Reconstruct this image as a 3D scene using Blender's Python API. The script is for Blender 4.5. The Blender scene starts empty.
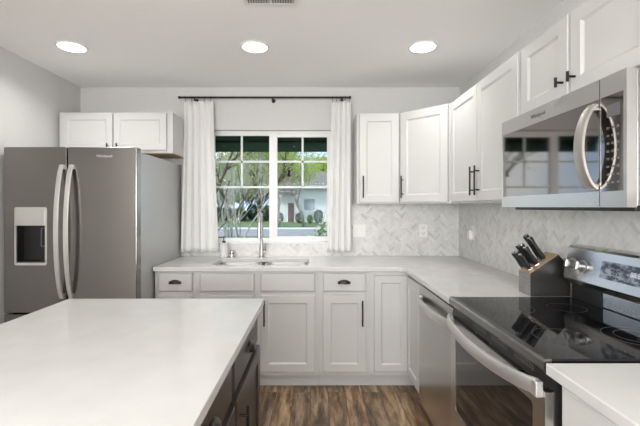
import bpy, bmesh, math, random
from mathutils import Vector, Matrix
PI = math.pi
S = bpy.context.scene
COL = S.collection
# ------------------------------------------------------------------ camera
F = 383.0; EYE = 1.357
cam_d = bpy.data.cameras.new('camera'); cam = bpy.data.objects.new('camera', cam_d); COL.objects.link(cam)
cam.location = (0, 0, EYE); cam.rotation_euler = (PI/2, 0, 0)
cam_d.sensor_width = 36; cam_d.lens = 36*F/640
cam_d.shift_x = (320-315)/640; cam_d.shift_y = -(213-207)/640
cam_d.clip_start = 0.02; cam_d.clip_end = 500
S.camera = cam
# ------------------------------------------------------------------ world, sun, added fill lights, exposure
W = bpy.data.worlds.new('sky'); S.world = W; W.use_nodes = True
nt = W.node_tree; bg = nt.nodes['Background']
tc = nt.nodes.new('ShaderNodeTexCoord'); nz = nt.nodes.new('ShaderNodeTexNoise'); nz.inputs['Scale'].default_value = 3.0
nz.inputs['Detail'].default_value = 6
cr = nt.nodes.new('ShaderNodeValToRGB')
cr.color_ramp.elements[0].position = .42; cr.color_ramp.elements[0].color = (.48, .68, 1, 1)
cr.color_ramp.elements[1].position = .60; cr.color_ramp.elements[1].color = (.93, .96, 1, 1)
nt.links.new(tc.outputs['Generated'], nz.inputs['Vector']); nt.links.new(nz.outputs['Fac'], cr.inputs['Fac'])
nt.links.new(cr.outputs['Color'], bg.inputs['Color']); bg.inputs['Strength'].default_value = 1.7
sd = bpy.data.lights.new('sun', 'SUN'); sd.energy = 3.2; sd.angle = math.radians(6); sd.color = (1, .95, .87)
sun = bpy.data.objects.new('sun', sd); COL.objects.link(sun); sun.rotation_euler = (math.radians(42), 0, math.radians(-55))
def area(name, loc, rot, sx, sy, power, color=(1, 1, 1)):
    d = bpy.data.lights.new(name, 'AREA'); d.shape = 'RECTANGLE'; d.size = sx; d.size_y = sy; d.energy = power; d.color = color
    o = bpy.data.objects.new(name, d); COL.objects.link(o); o.location = loc; o.rotation_euler = rot
    return o
area('rear_fill_light', (-.4, -3.56, 1.5), (math.radians(112), 0, 0), 2.4, 1.2, 135, (1, .995, .985))  # added fill behind the camera, tilted up to brighten the ceiling
area('side_fill_light', (-2.09, -2.1, 1.5), (math.radians(110), 0, -PI/2), 1.2, 1.2, 150, (1, .995, .985))  # added fill at the unseen left wall, also tilted upward
LAMP_POWER = 4.0
S.view_settings.view_transform = 'Standard'; S.view_settings.look = 'None'
S.view_settings.exposure = 0.0; S.view_settings.gamma = 1.0; S.view_settings.use_curve_mapping = False

# ------------------------------------------------------------------ materials
def mat(name, color, rough=.5, metal=0, spec=.5, **kw):
    m = bpy.data.materials.new(name); m.use_nodes = True
    b = m.node_tree.nodes['Principled BSDF']
    b.inputs['Base Color'].default_value = (*color, 1); b.inputs['Roughness'].default_value = rough
    b.inputs['Metallic'].default_value = metal; b.inputs['Specular IOR Level'].default_value = spec
    for k, v in kw.items(): b.inputs[k].default_value = v
    return m
def noisy(m, c1, c2, scale=(5, 5, 5), detail=4, bump=0, lo=.35, hi=.65, rough=None):
    n = m.node_tree.nodes; l = m.node_tree.links; b = n['Principled BSDF']
    tc = n.new('ShaderNodeTexCoord'); mp = n.new('ShaderNodeMapping'); mp.inputs['Scale'].default_value = scale
    nz = n.new('ShaderNodeTexNoise'); nz.inputs['Scale'].default_value = 1; nz.inputs['Detail'].default_value = detail
    r = n.new('ShaderNodeValToRGB'); r.color_ramp.elements[0].position = lo; r.color_ramp.elements[1].position = hi
    r.color_ramp.elements[0].color = (*c1, 1); r.color_ramp.elements[1].color = (*c2, 1)
    l.new(tc.outputs['Object'], mp.inputs['Vector']); l.new(mp.outputs['Vector'], nz.inputs['Vector'])
    l.new(nz.outputs['Fac'], r.inputs['Fac']); l.new(r.outputs['Color'], b.inputs['Base Color'])
    if rough:
        mr = n.new('ShaderNodeMapRange'); mr.inputs['To Min'].default_value = rough[0]; mr.inputs['To Max'].default_value = rough[1]
        l.new(nz.outputs['Fac'], mr.inputs['Value']); l.new(mr.outputs['Result'], b.inputs['Roughness'])
    if bump:
        bp = n.new('ShaderNodeBump'); bp.inputs['Strength'].default_value = bump; bp.inputs['Distance'].default_value = .01
        l.new(nz.outputs['Fac'], bp.inputs['Height']); l.new(bp.outputs['Normal'], b.inputs['Normal'])
    return m
M = {}
M['wall'] = noisy(mat('wall_paint', (.64, .635, .62), .85), (.615, .61, .60), (.63, .625, .615), (40, 40, 40), bump=.04)
M['ceiling'] = noisy(mat('ceiling_paint', (.8, .79, .78), .9), (.92, .915, .905), (.935, .93, .92), (60, 60, 60), bump=.05)
M['trim'] = mat('white_trim_paint', (.80, .80, .79), .4)
M['cabinet'] = noisy(mat('white_cabinet_paint', (.78, .78, .765), .38), (.565, .562, .548), (.58, .577, .563), (3, 3, 3))
M['quartz'] = noisy(mat('white_quartz', (.8, .8, .79), .16), (.575, .572, .558), (.605, .602, .588), (9, 9, 9), detail=8, rough=(.12, .2))
M['steel'] = noisy(mat('brushed_steel', (.55, .54, .52), .28, 1), (.53, .52, .505), (.55, .54, .525), (3, 3, 3), rough=(.24, .36))
M['steel_dark'] = noisy(mat('dark_brushed_steel', (.36, .35, .34), .3, 1), (.34, .33, .32), (.37, .36, .35), (3, 3, 3), rough=(.22, .32))
M['steel_h'] = noisy(mat('bright_brushed_steel', (.62, .61, .59), .25, 1), (.59, .58, .565), (.62, .61, .595), (2, 2, 2), rough=(.24, .30))
M['steel_door'] = noisy(mat('door_steel', (.5, .49, .47), .28, 1), (.275, .262, .245), (.29, .277, .26), (2, 2, .6), rough=(.19, .24))
M['steel_washer'] = noisy(mat('washer_steel', (.5, .5, .5), .25, 1), (.47, .46, .44), (.50, .49, .47), (2, 2, .6), rough=(.2, .25))
M['louvre'] = mat('vent_slot_grey', (.10, .10, .10), .5)
M['steel_trim'] = mat('trim_steel', (.30, .295, .29), .22, 1)
M['knob_steel'] = mat('knob_steel', (.42, .42, .41), .38, .85)
M['handle_steel'] = mat('handle_steel', (.50, .48, .455), .42, .9)
M['bar_steel'] = mat('bar_handle_steel', (.66, .65, .635), .45, .85)
M['satin'] = mat('satin_metal', (.74, .73, .70), .36, .9)
M['chrome'] = mat('polished_chrome', (.8, .8, .8), .08, 1)
M['grey_side'] = noisy(mat('grey_painted_steel', (.45, .45, .45), .35, .55), (.47, .47, .46), (.52, .52, .51), (200, 200, 200), rough=(.3, .4))
M['black_metal'] = mat('black_metal', (.02, .018, .017), .38, .6)
M['bronze'] = noisy(mat('dark_bronze', (.05, .04, .035), .3, .9), (.03, .025, .022), (.09, .075, .06), (60, 60, 60))
M['black_plastic'] = mat('black_plastic', (.012, .012, .012), .35)
M['black_glass'] = mat('black_glass', (.006, .006, .007), .04, 0, .5)
M['oven_glass'] = mat('oven_glass', (.012, .010, .009), .035, 0, .9)
M['micro_glass'] = mat('microwave_glass', (.24, .225, .215), .05, 1, .5)
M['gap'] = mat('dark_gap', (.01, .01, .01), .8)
M['ring'] = mat('burner_marking', (.035, .035, .035), .3)
M['plastic_white'] = mat('white_plastic', (.82, .81, .78), .35)
M['vinyl'] = mat('white_vinyl', (.80, .80, .80), .35)
M['display'] = noisy(mat('display', (.1, .12, .14), .15), (.03, .035, .05), (.30, .32, .36), (60, 25, 60), lo=.4, hi=.6)
M['island_paint'] = noisy(mat('espresso_paint', (.04, .03, .025), .35), (.040, .030, .024), (.052, .040, .033), (6, 6, 6))
M['block_wood'] = mat('black_stained_wood', (.015, .013, .012), .45)
M['block_front'] = noisy(mat('grey_woodgrain', (.2, .2, .2), .5), (.17, .165, .16), (.25, .245, .24), (20, 20, 160))
M['block_top'] = noisy(mat('light_wood', (.4, .27, .15), .5), (.36, .24, .13), (.50, .36, .21), (30, 160, 30))
M['soap'] = mat('clear_soap_bottle', (.85, .85, .83), .1, 0, .5, **{'Transmission Weight': .35})
M['logo'] = mat('logo_grey', (.16, .16, .17), .4, .5)
M['logo_light'] = mat('logo_silver', (.75, .75, .75), .3, .6)
def fabric():
    m = mat('curtain_cotton', (.90, .895, .88), .9); n = m.node_tree.nodes; l = m.node_tree.links
    tr = n.new('ShaderNodeBsdfTranslucent'); tr.inputs['Color'].default_value = (.85, .84, .82, 1)
    mx = n.new('ShaderNodeMixShader'); mx.inputs['Fac'].default_value = .15
    l.new(n['Principled BSDF'].outputs[0], mx.inputs[1]); l.new(tr.outputs[0], mx.inputs[2]); l.new(mx.outputs[0], n['Material Output'].inputs[0])
    return m
M['fabric'] = fabric()
def emis(name, c, s):
    m = mat(name, (1, 1, 1), .5); b = m.node_tree.nodes['Principled BSDF']
    b.inputs['Emission Color'].default_value = (*c, 1); b.inputs['Emission Strength'].default_value = s; return m
M['lamp'] = emis('lit_diffuser', (1, .98, .95), 9)
def pane():
    m = bpy.data.materials.new('window_glass'); m.use_nodes = True; n = m.node_tree.nodes; l = m.node_tree.links
    n.remove(n['Principled BSDF']); t = n.new('ShaderNodeBsdfTransparent'); t.inputs[0].default_value = (.97, .985, .98, 1)
    g = n.new('ShaderNodeBsdfGlossy'); g.inputs['Roughness'].default_value = .01
    fr = n.new('ShaderNodeFresnel'); fr.inputs[0].default_value = 1.1; mx = n.new('ShaderNodeMixShader')
    l.new(fr.outputs[0], mx.inputs[0]); l.new(t.outputs[0], mx.inputs[1]); l.new(g.outputs[0], mx.inputs[2]); l.new(mx.outputs[0], n['Material Output'].inputs[0])
    return m
M['pane'] = pane()
def wood_floor():
    m = mat('wood_plank_floor', (.3, .2, .12), .38); n = m.node_tree.nodes; l = m.node_tree.links; b = n['Principled BSDF']
    tc = n.new('ShaderNodeTexCoord'); mp = n.new('ShaderNodeMapping'); mp.inputs['Rotation'].default_value = (0, 0, PI/2)
    br = n.new('ShaderNodeTexBrick'); br.inputs['Scale'].default_value = 1; br.inputs['Brick Width'].default_value = 1.2
    br.inputs['Row Height'].default_value = .125; br.inputs['Mortar Size'].default_value = .0014; br.inputs['Mortar Smooth'].default_value = .2
    br.offset = .37; br.inputs['Color1'].default_value = (0, 0, 0, 1); br.inputs['Color2'].default_value = (1, 1, 1, 1); br.inputs['Mortar'].default_value = (.5, .5, .5, 1)
    l.new(tc.outputs['Object'], mp.inputs['Vector']); l.new(mp.outputs['Vector'], br.inputs['Vector'])
    # per plank offset for the grain
    ad = n.new('ShaderNodeVectorMath'); ad.operation = 'MULTIPLY_ADD'; ad.inputs[1].default_value = (7, 3, 5)
    l.new(br.outputs['Color'], ad.inputs[0])
    sc = n.new('ShaderNodeMapping'); sc.inputs['Scale'].default_value = (20, 3.0, 1); l.new(tc.outputs['Object'], sc.inputs['Vector']); l.new(sc.outputs['Vector'], ad.inputs[2])
    nz = n.new('ShaderNodeTexNoise'); nz.inputs['Scale'].default_value = 1; nz.inputs['Detail'].default_value = 9; nz.inputs['Roughness'].default_value = .68; nz.inputs['Distortion'].default_value = .35
    l.new(ad.outputs[0], nz.inputs['Vector'])
    r = n.new('ShaderNodeValToRGB'); e = r.color_ramp.elements
    e[0].position = .36; e[0].color = (.07, .05, .036, 1); e[1].position = .66; e[1].color = (.47, .33, .21, 1)
    e2 = e.new(.48); e2.color = (.20, .125, .072, 1); e3 = e.new(.58); e3.color = (.34, .24, .155, 1)
    l.new(nz.outputs['Fac'], r.inputs['Fac'])
    r2 = n.new('ShaderNodeValToRGB'); r2.color_ramp.elements[0].color = (.74, .76, .78, 1); r2.color_ramp.elements[1].color = (1.15, 1.1, 1.04, 1)
    l.new(br.outputs['Color'], r2.inputs['Fac'])
    mx = n.new('ShaderNodeMix'); mx.data_type = 'RGBA'; mx.blend_type = 'MULTIPLY'; mx.inputs['Factor'].default_value = 1
    l.new(r.outputs['Color'], mx.inputs['A']); l.new(r2.outputs['Color'], mx.inputs['B'])
    m2 = n.new('ShaderNodeMix'); m2.data_type = 'RGBA'; m2.inputs['B'].default_value = (.03, .02, .014, 1)
    l.new(br.outputs['Fac'], m2.inputs['Factor']); l.new(mx.outputs['Result'], m2.inputs['A']); l.new(m2.outputs['Result'], b.inputs['Base Color'])
    bp = n.new('ShaderNodeBump'); bp.inputs['Strength'].default_value = .15; bp.inputs['Distance'].default_value = .004
    l.new(nz.outputs['Fac'], bp.inputs['Height']); l.new(bp.outputs['Normal'], b.inputs['Normal'])
    return m
M['floor'] = wood_floor()
def marble():
    m = mat('marble_mosaic', (.6, .6, .58), .3); n = m.node_tree.nodes; l = m.node_tree.links; b = n['Principled BSDF']
    at = n.new('ShaderNodeAttribute'); at.attribute_name = 'tone'
    tc = n.new('ShaderNodeTexCoord'); nz = n.new('ShaderNodeTexNoise'); nz.inputs['Scale'].default_value = 14; nz.inputs['Detail'].default_value = 6; nz.inputs['Distortion'].default_value = 1.5
    l.new(tc.outputs['Object'], nz.inputs['Vector'])
    r = n.new('ShaderNodeValToRGB'); r.color_ramp.elements[0].position = .3; r.color_ramp.elements[0].color = (.66, .65, .63, 1)
    r.color_ramp.elements[1].position = .6; r.color_ramp.elements[1].color = (.76, .75, .725, 1)
    l.new(nz.outputs['Fac'], r.inputs['Fac'])
    mx = n.new('ShaderNodeMix'); mx.data_type = 'RGBA'; mx.blend_type = 'MULTIPLY'; mx.inputs['Factor'].default_value = 1
    l.new(r.outputs['Color'], mx.inputs['A']); l.new(at.outputs['Color'], mx.inputs['B']); l.new(mx.outputs['Result'], b.inputs['Base Color'])
    return m
M['marble'] = marble()
M['grass'] = noisy(mat('lawn', (.1, .2, .05), .9), (.075, .13, .05), (.15, .22, .09), (2, 2, 2), detail=8)
M['soil'] = noisy(mat('soil', (.1, .08, .06), .95), (.08, .06, .045), (.15, .12, .09), (4, 4, 4), detail=8)
M['road'] = noisy(mat('asphalt', (.35, .36, .38), .8), (.20, .205, .215), (.27, .275, .29), (1, 1, 1), detail=8)
M['siding'] = noisy(mat('white_siding', (.75, .76, .78), .6), (.68, .70, .74), (.76, .78, .80), (.3, .3, 18))
M['roof'] = noisy(mat('roof_shingle', (.18, .17, .17), .9), (.13, .125, .12), (.22, .21, .20), (6, 6, 6))
M['awning'] = noisy(mat('green_awning_cloth', (.02, .06, .035), .85), (.018, .055, .034), (.03, .075, .045), (60, 60, 60))
M['bark_white'] = noisy(mat('birch_bark', (.7, .7, .68), .8), (.22, .21, .20), (.42, .41, .39), (6, 6, 14), lo=.3, hi=.5)
M['bark'] = noisy(mat('brown_bark', (.14, .10, .08), .9), (.09, .07, .055), (.24, .19, .15), (12, 12, 5))
M['bark_grey'] = noisy(mat('grey_bark', (.3, .28, .26), .9), (.22, .20, .185), (.42, .40, .37), (8, 8, 5))
def leafm(name, a, b_):
    m = noisy(mat(name, a, .7), a, b_, (1.5, 1.5, 1.5), detail=6, lo=.4, hi=.6); n = m.node_tree.nodes; l = m.node_tree.links
    tr = n.new('ShaderNodeBsdfTranslucent'); tr.inputs['Color'].default_value = (*b_, 1); mx = n.new('ShaderNodeMixShader'); mx.inputs['Fac'].default_value = .35
    l.new(n['Principled BSDF'].outputs[0], mx.inputs[1]); l.new(tr.outputs[0], mx.inputs[2]); l.new(mx.outputs[0], n['Material Output'].inputs[0]); return m
M['leaf_lime'] = leafm('spring_leaf', (.22, .36, .07), (.50, .58, .16))
M['leaf_mid'] = leafm('green_leaf', (.10, .20, .05), (.25, .36, .12))
M['leaf_dark'] = leafm('evergreen_leaf', (.025, .065, .025), (.07, .13, .05))
M['leaf_pale'] = leafm('pale_leaf', (.35, .42, .25), (.62, .66, .48))
M['leaf_rust'] = leafm('budding_leaf', (.30, .22, .14), (.44, .34, .22))
M['flower'] = leafm('white_blossom', (.7, .72, .66), (.85, .86, .8))

# ------------------------------------------------------------------ mesh helpers
def nb(): return bmesh.new()
def box(bm, x0, x1, y0, y1, z0, z1, bev=0, seg=2):
    r = bmesh.ops.create_cube(bm, size=1)
    vs = r['verts']
    for v in vs: v.co = Vector(((x0+x1)/2+v.co.x*(x1-x0), (y0+y1)/2+v.co.y*(y1-y0), (z0+z1)/2+v.co.z*(z1-z0)))
    if bev > 0:
        es = list({e for v in vs for e in v.link_edges})
        bmesh.ops.bevel(bm, geom=es, offset=bev, segments=seg, affect='EDGES', profile=.5)
    return bm
class Fr:   # a local frame: u along, v up, w outward
    def __init__(s, o, u, w): s.o = Vector(o); s.u = Vector(u).normalized(); s.w = Vector(w).normalized(); s.v = Vector((0, 0, 1))
    def p(s, u, v, w=0): return s.o + s.u*u + s.v*v + s.w*w
def fbox(bm, fr, u0, u1, v0, v1, w0, w1, bev=0, seg=2):
    r = bmesh.ops.create_cube(bm, size=1); vs = r['verts']
    for v in vs: v.co = fr.p((u0+u1)/2+v.co.x*(u1-u0), (v0+v1)/2+v.co.y*(v1-v0), (w0+w1)/2+v.co.z*(w1-w0))
    if bev > 0:
        es = list({e for v in vs for e in v.link_edges}); bmesh.ops.bevel(bm, geom=es, offset=bev, segments=seg, affect='EDGES', profile=.5)
    return bm
def loft(bm, rings, closed=True, cap0=True, cap1=True):
    L = [[bm.verts.new(p) for p in r] for r in rings]
    n = len(L[0])
    for a, b in zip(L, L[1:]):
        for i in range(n if closed else n-1):
            j = (i+1) % n; bm.faces.new((a[i], a[j], b[j], b[i]))
    if closed and cap0: bm.faces.new(L[0][::-1])
    if closed and cap1: bm.faces.new(L[-1])
    return L
def tube(bm, pts, r, n=10, caps=True):
    pts = [Vector(p) for p in pts]; rs = r if isinstance(r, (list, tuple)) else [r]*len(pts)
    rings = []; up = None
    for i, p in enumerate(pts):
        d = (pts[min(i+1, len(pts)-1)] - pts[max(i-1, 0)]).normalized()
        if up is None: up = Vector((0, 0, 1)) if abs(d.z) < .9 else Vector((1, 0, 0))
        a = d.cross(up).normalized(); b = a.cross(d).normalized(); up = b
        rings.append([p + a*math.cos(t)*rs[i] + b*math.sin(t)*rs[i] for t in [2*PI*k/n for k in range(n)]])
    loft(bm, rings, True, caps, caps); return bm
def strip(bm, pts, wd, th, side):   # flat bar swept along pts; side = width direction
    pts = [Vector(p) for p in pts]; side = Vector(side).normalized(); rings = []
    for i, p in enumerate(pts):
        d = (pts[min(i+1, len(pts)-1)] - pts[max(i-1, 0)]).normalized(); nrm = d.cross(side).normalized()
        w = wd[i] if isinstance(wd, list) else wd
        prof = [(-.5, -.3), (-.4, -.5), (.4, -.5), (.5, -.3), (.5, .3), (.4, .5), (-.4, .5), (-.5, .3)]
        rings.append([p + side*a*w + nrm*b*th for a, b in prof])
    loft(bm, rings); return bm
def lathe(bm, c, prof, axis=(0, 0, 1), n=24, cap=True):
    c = Vector(c); ax = Vector(axis).normalized(); a = ax.cross(Vector((0, 0, 1)) if abs(ax.z) < .9 else Vector((1, 0, 0))).normalized(); b = ax.cross(a)
    loft(bm, [[c + ax*h + (a*math.cos(t)+b*math.sin(t))*max(r, 1e-4) for t in [2*PI*k/n for k in range(n)]] for r, h in prof], True, cap, cap); return bm
def rrect(x0, x1, y0, y1, r, n=5):
    out = []
    for cx, cy, a0 in ((x1-r, y1-r, 0), (x0+r, y1-r, PI/2), (x0+r, y0+r, PI), (x1-r, y0+r, 1.5*PI)):
        for k in range(n+1):
            a = a0 + PI/2*k/n; out.append((cx+r*math.cos(a), cy+r*math.sin(a)))
    return out
def plate(bm, outer, holes, f, t):   # outline with holes, f(u,v,w)->Vector, thickness t along w
    loops = [outer]+holes; es = []
    for lp in loops:
        vs = [bm.verts.new(f(u, v, 0)) for u, v in lp]
        es += [bm.edges.new((vs[i], vs[(i+1) % len(vs)])) for i in range(len(vs))]
    r = bmesh.ops.triangle_fill(bm, edges=es, use_beauty=True, use_dissolve=False)
    fs = [g for g in r['geom'] if isinstance(g, bmesh.types.BMFace)]
    ex = bmesh.ops.extrude_face_region(bm, geom=fs); d = f(0, 0, t)-f(0, 0, 0)
    for g in ex['geom']:
        if isinstance(g, bmesh.types.BMVert): g.co += d
    return bm
def poly_prism(bm, pts, f, t):
    return plate(bm, pts, [], f, t)
def panel(bm, fr, u0, u1, v0, v1, t=.02, rail=.058, flat=False):
    """cabinet door: frame, bevelled step, recessed field"""
    rg = [(0, 0), (0, t-.003), (.003, t)]
    if not flat: rg += [(rail, t), (rail+.003, t-.003), (rail+.011, t-.0085), (rail+.018, t-.0085)]
    rings = [[fr.p(u0+i, v0+i, w), fr.p(u1-i, v0+i, w), fr.p(u1-i, v1-i, w), fr.p(u0+i, v1-i, w)] for i, w in rg]
    loft(bm, rings); return bm
def wloc(o):
    v = Vector((0, 0, 0))
    while o: v += o.location; o = o.parent
    return v
def obj(name, bm, m, parent=None, smooth=False, label=None, origin=None):
    """link bm (in room coordinates) as one mesh object"""
    bmesh.ops.recalc_face_normals(bm, faces=bm.faces)
    if parent is not None: off = wloc(parent)
    elif origin is not None: off = Vector(origin)
    else:
        xs = [v.co for v in bm.verts]; lo = [min(c[i] for c in xs) for i in range(3)]; hi = [max(c[i] for c in xs) for i in range(3)]
        off = Vector(((lo[0]+hi[0])/2, (lo[1]+hi[1])/2, lo[2]))
    for v in bm.verts: v.co -= off
    me = bpy.data.meshes.new(name); bm.to_mesh(me); bm.free(); me.materials.append(m)
    if smooth:
        for p in me.polygons: p.use_smooth = True
        if smooth == 'auto': me.set_sharp_from_angle(angle=math.radians(35))
    o = bpy.data.objects.new(name, me); COL.objects.link(o)
    if parent is not None: o.parent = parent
    else: o.location = off
    if label: o['label'] = label
    return o
def thing(name, label, cat, loc, group=None):
    o = bpy.data.objects.new(name, None); COL.objects.link(o); o.location = loc; o.empty_display_size = .1
    o['label'] = label; o['category'] = cat
    if group: o['group'] = group
    return o
def tag(o, label, cat, group=None, kind=None):
    o['label'] = label; o['category'] = cat
    if group: o['group'] = group
    if kind: o['kind'] = kind
    return o
def struct(name, bm, m, label=None, **k):
    o = obj(name, bm, m, **k); o['kind'] = 'structure'
    if label: o['label'] = label
    return o
def text(name, s, size, fr, u, v, w, m, parent, depth=.0006):
    c = bpy.data.curves.new('t', 'FONT'); c.body = s; c.size = size; c.extrude = depth; c.align_x = 'CENTER'; c.align_y = 'CENTER'
    t = bpy.data.objects.new('t', c); COL.objects.link(t)
    bpy.context.view_layer.update()
    me = bpy.data.meshes.new_from_object(t.evaluated_get(bpy.context.evaluated_depsgraph_get()))
    bpy.data.objects.remove(t)
    off = wloc(parent)
    for q in me.vertices: q.co = fr.p(u+q.co.x, v+q.co.y, w+q.co.z) - off
    me.name = name; me.materials.clear(); me.materials.append(m)
    o = bpy.data.objects.new(name, me); COL.objects.link(o); o.parent = parent; return o

# hardware
def bar_pull(fr, u, v0, v1, w, parent, m=None, r=.0055, st=.03):
    bm = nb(); m = m or M['black_metal']
    tube(bm, [fr.p(u, v0, w+st), fr.p(u, v1, w+st)], r, 10)
    L = v1-v0; q = .18*L if L > .06 else .5*L
    for vv in ([v0+q, v1-q] if L > .06 else [v0+q]): tube(bm, [fr.p(u, vv, w-.0005), fr.p(u, vv, w+st)], r*.85, 8)
    return obj('handle', bm, m, parent, smooth='auto')
def cup_pull(fr, u, v, w, parent, m=None):
    bm = nb(); m = m or M['bronze']
    A, B, Cc = .048, .024, .026
    for k in (1, .88):
        rings = []
        for i in range(9):
            b = PI/2*i/8
            rings.append([fr.p(u+A*k*math.cos(b)*math.cos(a), v-.012+B*k*math.sin(b)*1.25, w+Cc*k*math.cos(b)*math.sin(a)) for a in [PI*j/12 for j in range(13)]])
        loft(bm, rings, closed=False)
    lathe(bm, fr.p(u-.042, v, w), [(.006, 0), (.006, .004), (.001, .006)], fr.w, 10)
    lathe(bm, fr.p(u+.042, v, w), [(.006, 0), (.006, .004), (.001, .006)], fr.w, 10)
    return obj('handle', bm, m, parent, smooth=True)
def door(fr, u0, u1, v0, v1, parent, m=None, t=.02, rail=.058, name='door'):
    return obj(name, panel(nb(), fr, u0, u1, v0, v1, t, rail), m or M['cabinet'], parent)
def drawer(fr, u0, u1, v0, v1, parent, m=None, t=.02, name='drawer'):
    bm = nb(); rg = [(0, 0), (0, t-.008), (.004, t-.003), (.010, t)]
    loft(bm, [[fr.p(u0+i, v0+i, w), fr.p(u1-i, v0+i, w), fr.p(u1-i, v1-i, w), fr.p(u0+i, v1-i, w)] for i, w in rg])
    return obj(name, bm, m or M['cabinet'], parent)

# ------------------------------------------------------------------ room shell
XL, XR, YB, YR, ZC = -2.124, 1.31, 3.47, -3.6, 2.44
struct('floor', box(nb(), XL-.15, XR+.15, YR-.15, YB+.2, -.12, 0), M['floor'])
struct('ceiling', box(nb(), XL-.15, XR+.15, YR-.15, YB+.2, ZC, ZC+.2), M['ceiling'])
WX0, WX1, WZ0, WZ1 = -.97, .17, 1.03, 2.055
bm = nb(); plate(bm, [(XL-.15, 0), (XR+.15, 0), (XR+.15, ZC), (XL-.15, ZC)], [[(WX0, WZ0), (WX1, WZ0), (WX1, WZ1), (WX0, WZ1)]], lambda u, v, w: Vector((u, YB+w, v)), .2)
struct('wall_back', bm, M['wall'], origin=(0, YB, 0))
struct('wall_right', box(nb(), XR, XR+.15, YR, YB, 0, ZC), M['wall'])
bm = nb(); plate(bm, [(YR, 0), (YB, 0), (YB, ZC), (YR, ZC)], [[(-2.7, .9), (-1.5, .9), (-1.5, 2.1), (-2.7, 2.1)]], lambda u, v, w: Vector((XL-w, u, v)), .15)
struct('wall_left', bm, M['wall'], origin=(XL, 0, 0))
bm = nb(); plate(bm, [(XL-.15, 0), (XR+.15, 0), (XR+.15, ZC), (XL-.15, ZC)], [[(-1.6, .9), (.8, .9), (.8, 2.1), (-1.6, 2.1)]], lambda u, v, w: Vector((u, YR-w, v)), .15)
struct('wall_rear', bm, M['wall'], origin=(0, YR, 0))
bm = nb(); box(bm, XL, XL+.012, YR, 2.55, 0, .1, .003); struct('baseboard_left', bm, M['trim'])

# kitchen window
wy0, wy1 = 3.525, 3.60
w1 = bpy.data.objects.new('window_1', None); COL.objects.link(w1); w1.location = (-.4, 3.56, WZ0); w1['kind'] = 'structure'
w1['label'] = 'two-sash white grid window above the sink'
fw = lambda y: (lambda u, v, w: Vector((u, y+w, v)))
def rc(x0, x1, z0, z1): return [(x0, z0), (x1, z0), (x1, z1), (x0, z1)]
bm = nb(); plate(bm, rc(WX0, WX1, WZ0, WZ1), [rc(WX0+.035, -.412, 1.062, 2.025), rc(-.372, WX1-.035, 1.062, 2.025)], fw(wy0), wy1-wy0)
obj('window_frame', bm, M['vinyl'], w1)
def sash(x0, x1, z0, z1, y0, y1, e, mids):
    bm = nb()
    plate(bm, rc(x0, x1, z0, z1), [rc(x0+e, x1-e, z0+e, z1-e)], fw(y0), y1-y0)
    s = obj('sash', bm, M['vinyl'], w1)
    bm = nb(); ym = (y0+y1)/2
    for z in (1.541, 1.776): box(bm, x0+e, x1-e, ym-.006, ym+.006, z-.009, z+.009)
    box(bm, mids-.009, mids+.009, ym-.006, ym+.006, 1.541, z1-e)
    obj('window_grid', bm, M['vinyl'], s)
    obj('pane', box(nb(), x0+e, x1-e, ym-.010, ym-.007, z0+e, z1-e), M['pane'], s)
sash(-.9355, -.4115, 1.0615, 2.0255, 3.53, 3.56, .010, -.677)
sash(-.3725, .1355, 1.0615, 2.0255, 3.53, 3.56, .024, -.115)
bm = nb(); box(bm, -.30, -.24, 3.528, 3.536, 1.040, 1.052, .002); obj('latch', bm, M['vinyl'], w1)
struct('trim_1', box(nb(), WX0, WX1, 3.455, wy0, WZ0-.004, WZ0+.012, .003), M['trim'], 'white window sill board')

# ------------------------------------------------------------------ herringbone backsplash
def herring(name, fr, U, V, parent_label):
    rnd = random.Random(5); bm = nb(); lay = bm.loops.layers.color.new('tone')
    fbox(bm, fr, 0, U, 0, V, .001, .007)
    for f in bm.faces:
        for l in f.loops: l[lay] = (1.0, 1.0, 1.0, 1)
    b2 = nb(); l2 = b2.loops.layers.color.new('tone')
    w, L, g = .024, .072, .0012; c = math.sqrt(.5)
    def put(a0, b0, a1, b1):
        pts = [(a0+g, b0+g), (a1-g, b0+g), (a1-g, b1-g), (a0+g, b1-g)]
        q = [((a-b)*c, (a+b)*c) for a, b in pts]; cu = sum(p[0] for p in q)/4; cv = sum(p[1] for p in q)/4
        if cu < -.06 or cu > U+.06 or cv < -.06 or cv > V+.06: return
        f = b2.faces.new([b2.verts.new(fr.p(u, v, .0085)) for u, v in q])
        k = rnd.random(); s = .89+.05*rnd.random() if k < .12 else .95+.05*rnd.random()
        for l in f.loops: l[l2] = (s, s, s*1.0, 1)
    n = int((U+V)/w)+12
    # herringbone lattice: step (w,w) along the diagonal, period 2L across
    for i in range(-n, n):
        for j in range(-n, n):
            a = i*w + j*L; b = i*w - j*L
            if abs(a) > n*w*1.2 or abs(b) > n*w*1.2: continue
            put(a, b, a+L, b+w); put(a, b+w, a+w, b+w+L)
    for pc, pn in ((fr.p(0, 0), -fr.u), (fr.p(U, 0), fr.u), (fr.p(0, 0), -fr.v), (fr.p(0, V), fr.v)):
        bmesh.ops.bisect_plane(b2, geom=b2.verts[:]+b2.edges[:]+b2.faces[:], plane_co=pc, plane_no=pn, clear_outer=True)
    me = bpy.data.meshes.new('tmp'); b2.to_mesh(me); b2.free(); bm.from_mesh(me); bpy.data.meshes.remove(me)
    off = fr.p(0, 0)
    for v in bm.verts: v.co -= off
    me = bpy.data.meshes.new(name); bm.to_mesh(me); bm.free(); me.materials.append(M['marble'])
    o = bpy.data.objects.new(name, me); COL.objects.link(o); o.location = off; o['kind'] = 'structure'; o['label'] = parent_label
    return o
FB = lambda x, z=0: Fr((x, YB, z), (1, 0, 0), (0, -1, 0))
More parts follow.
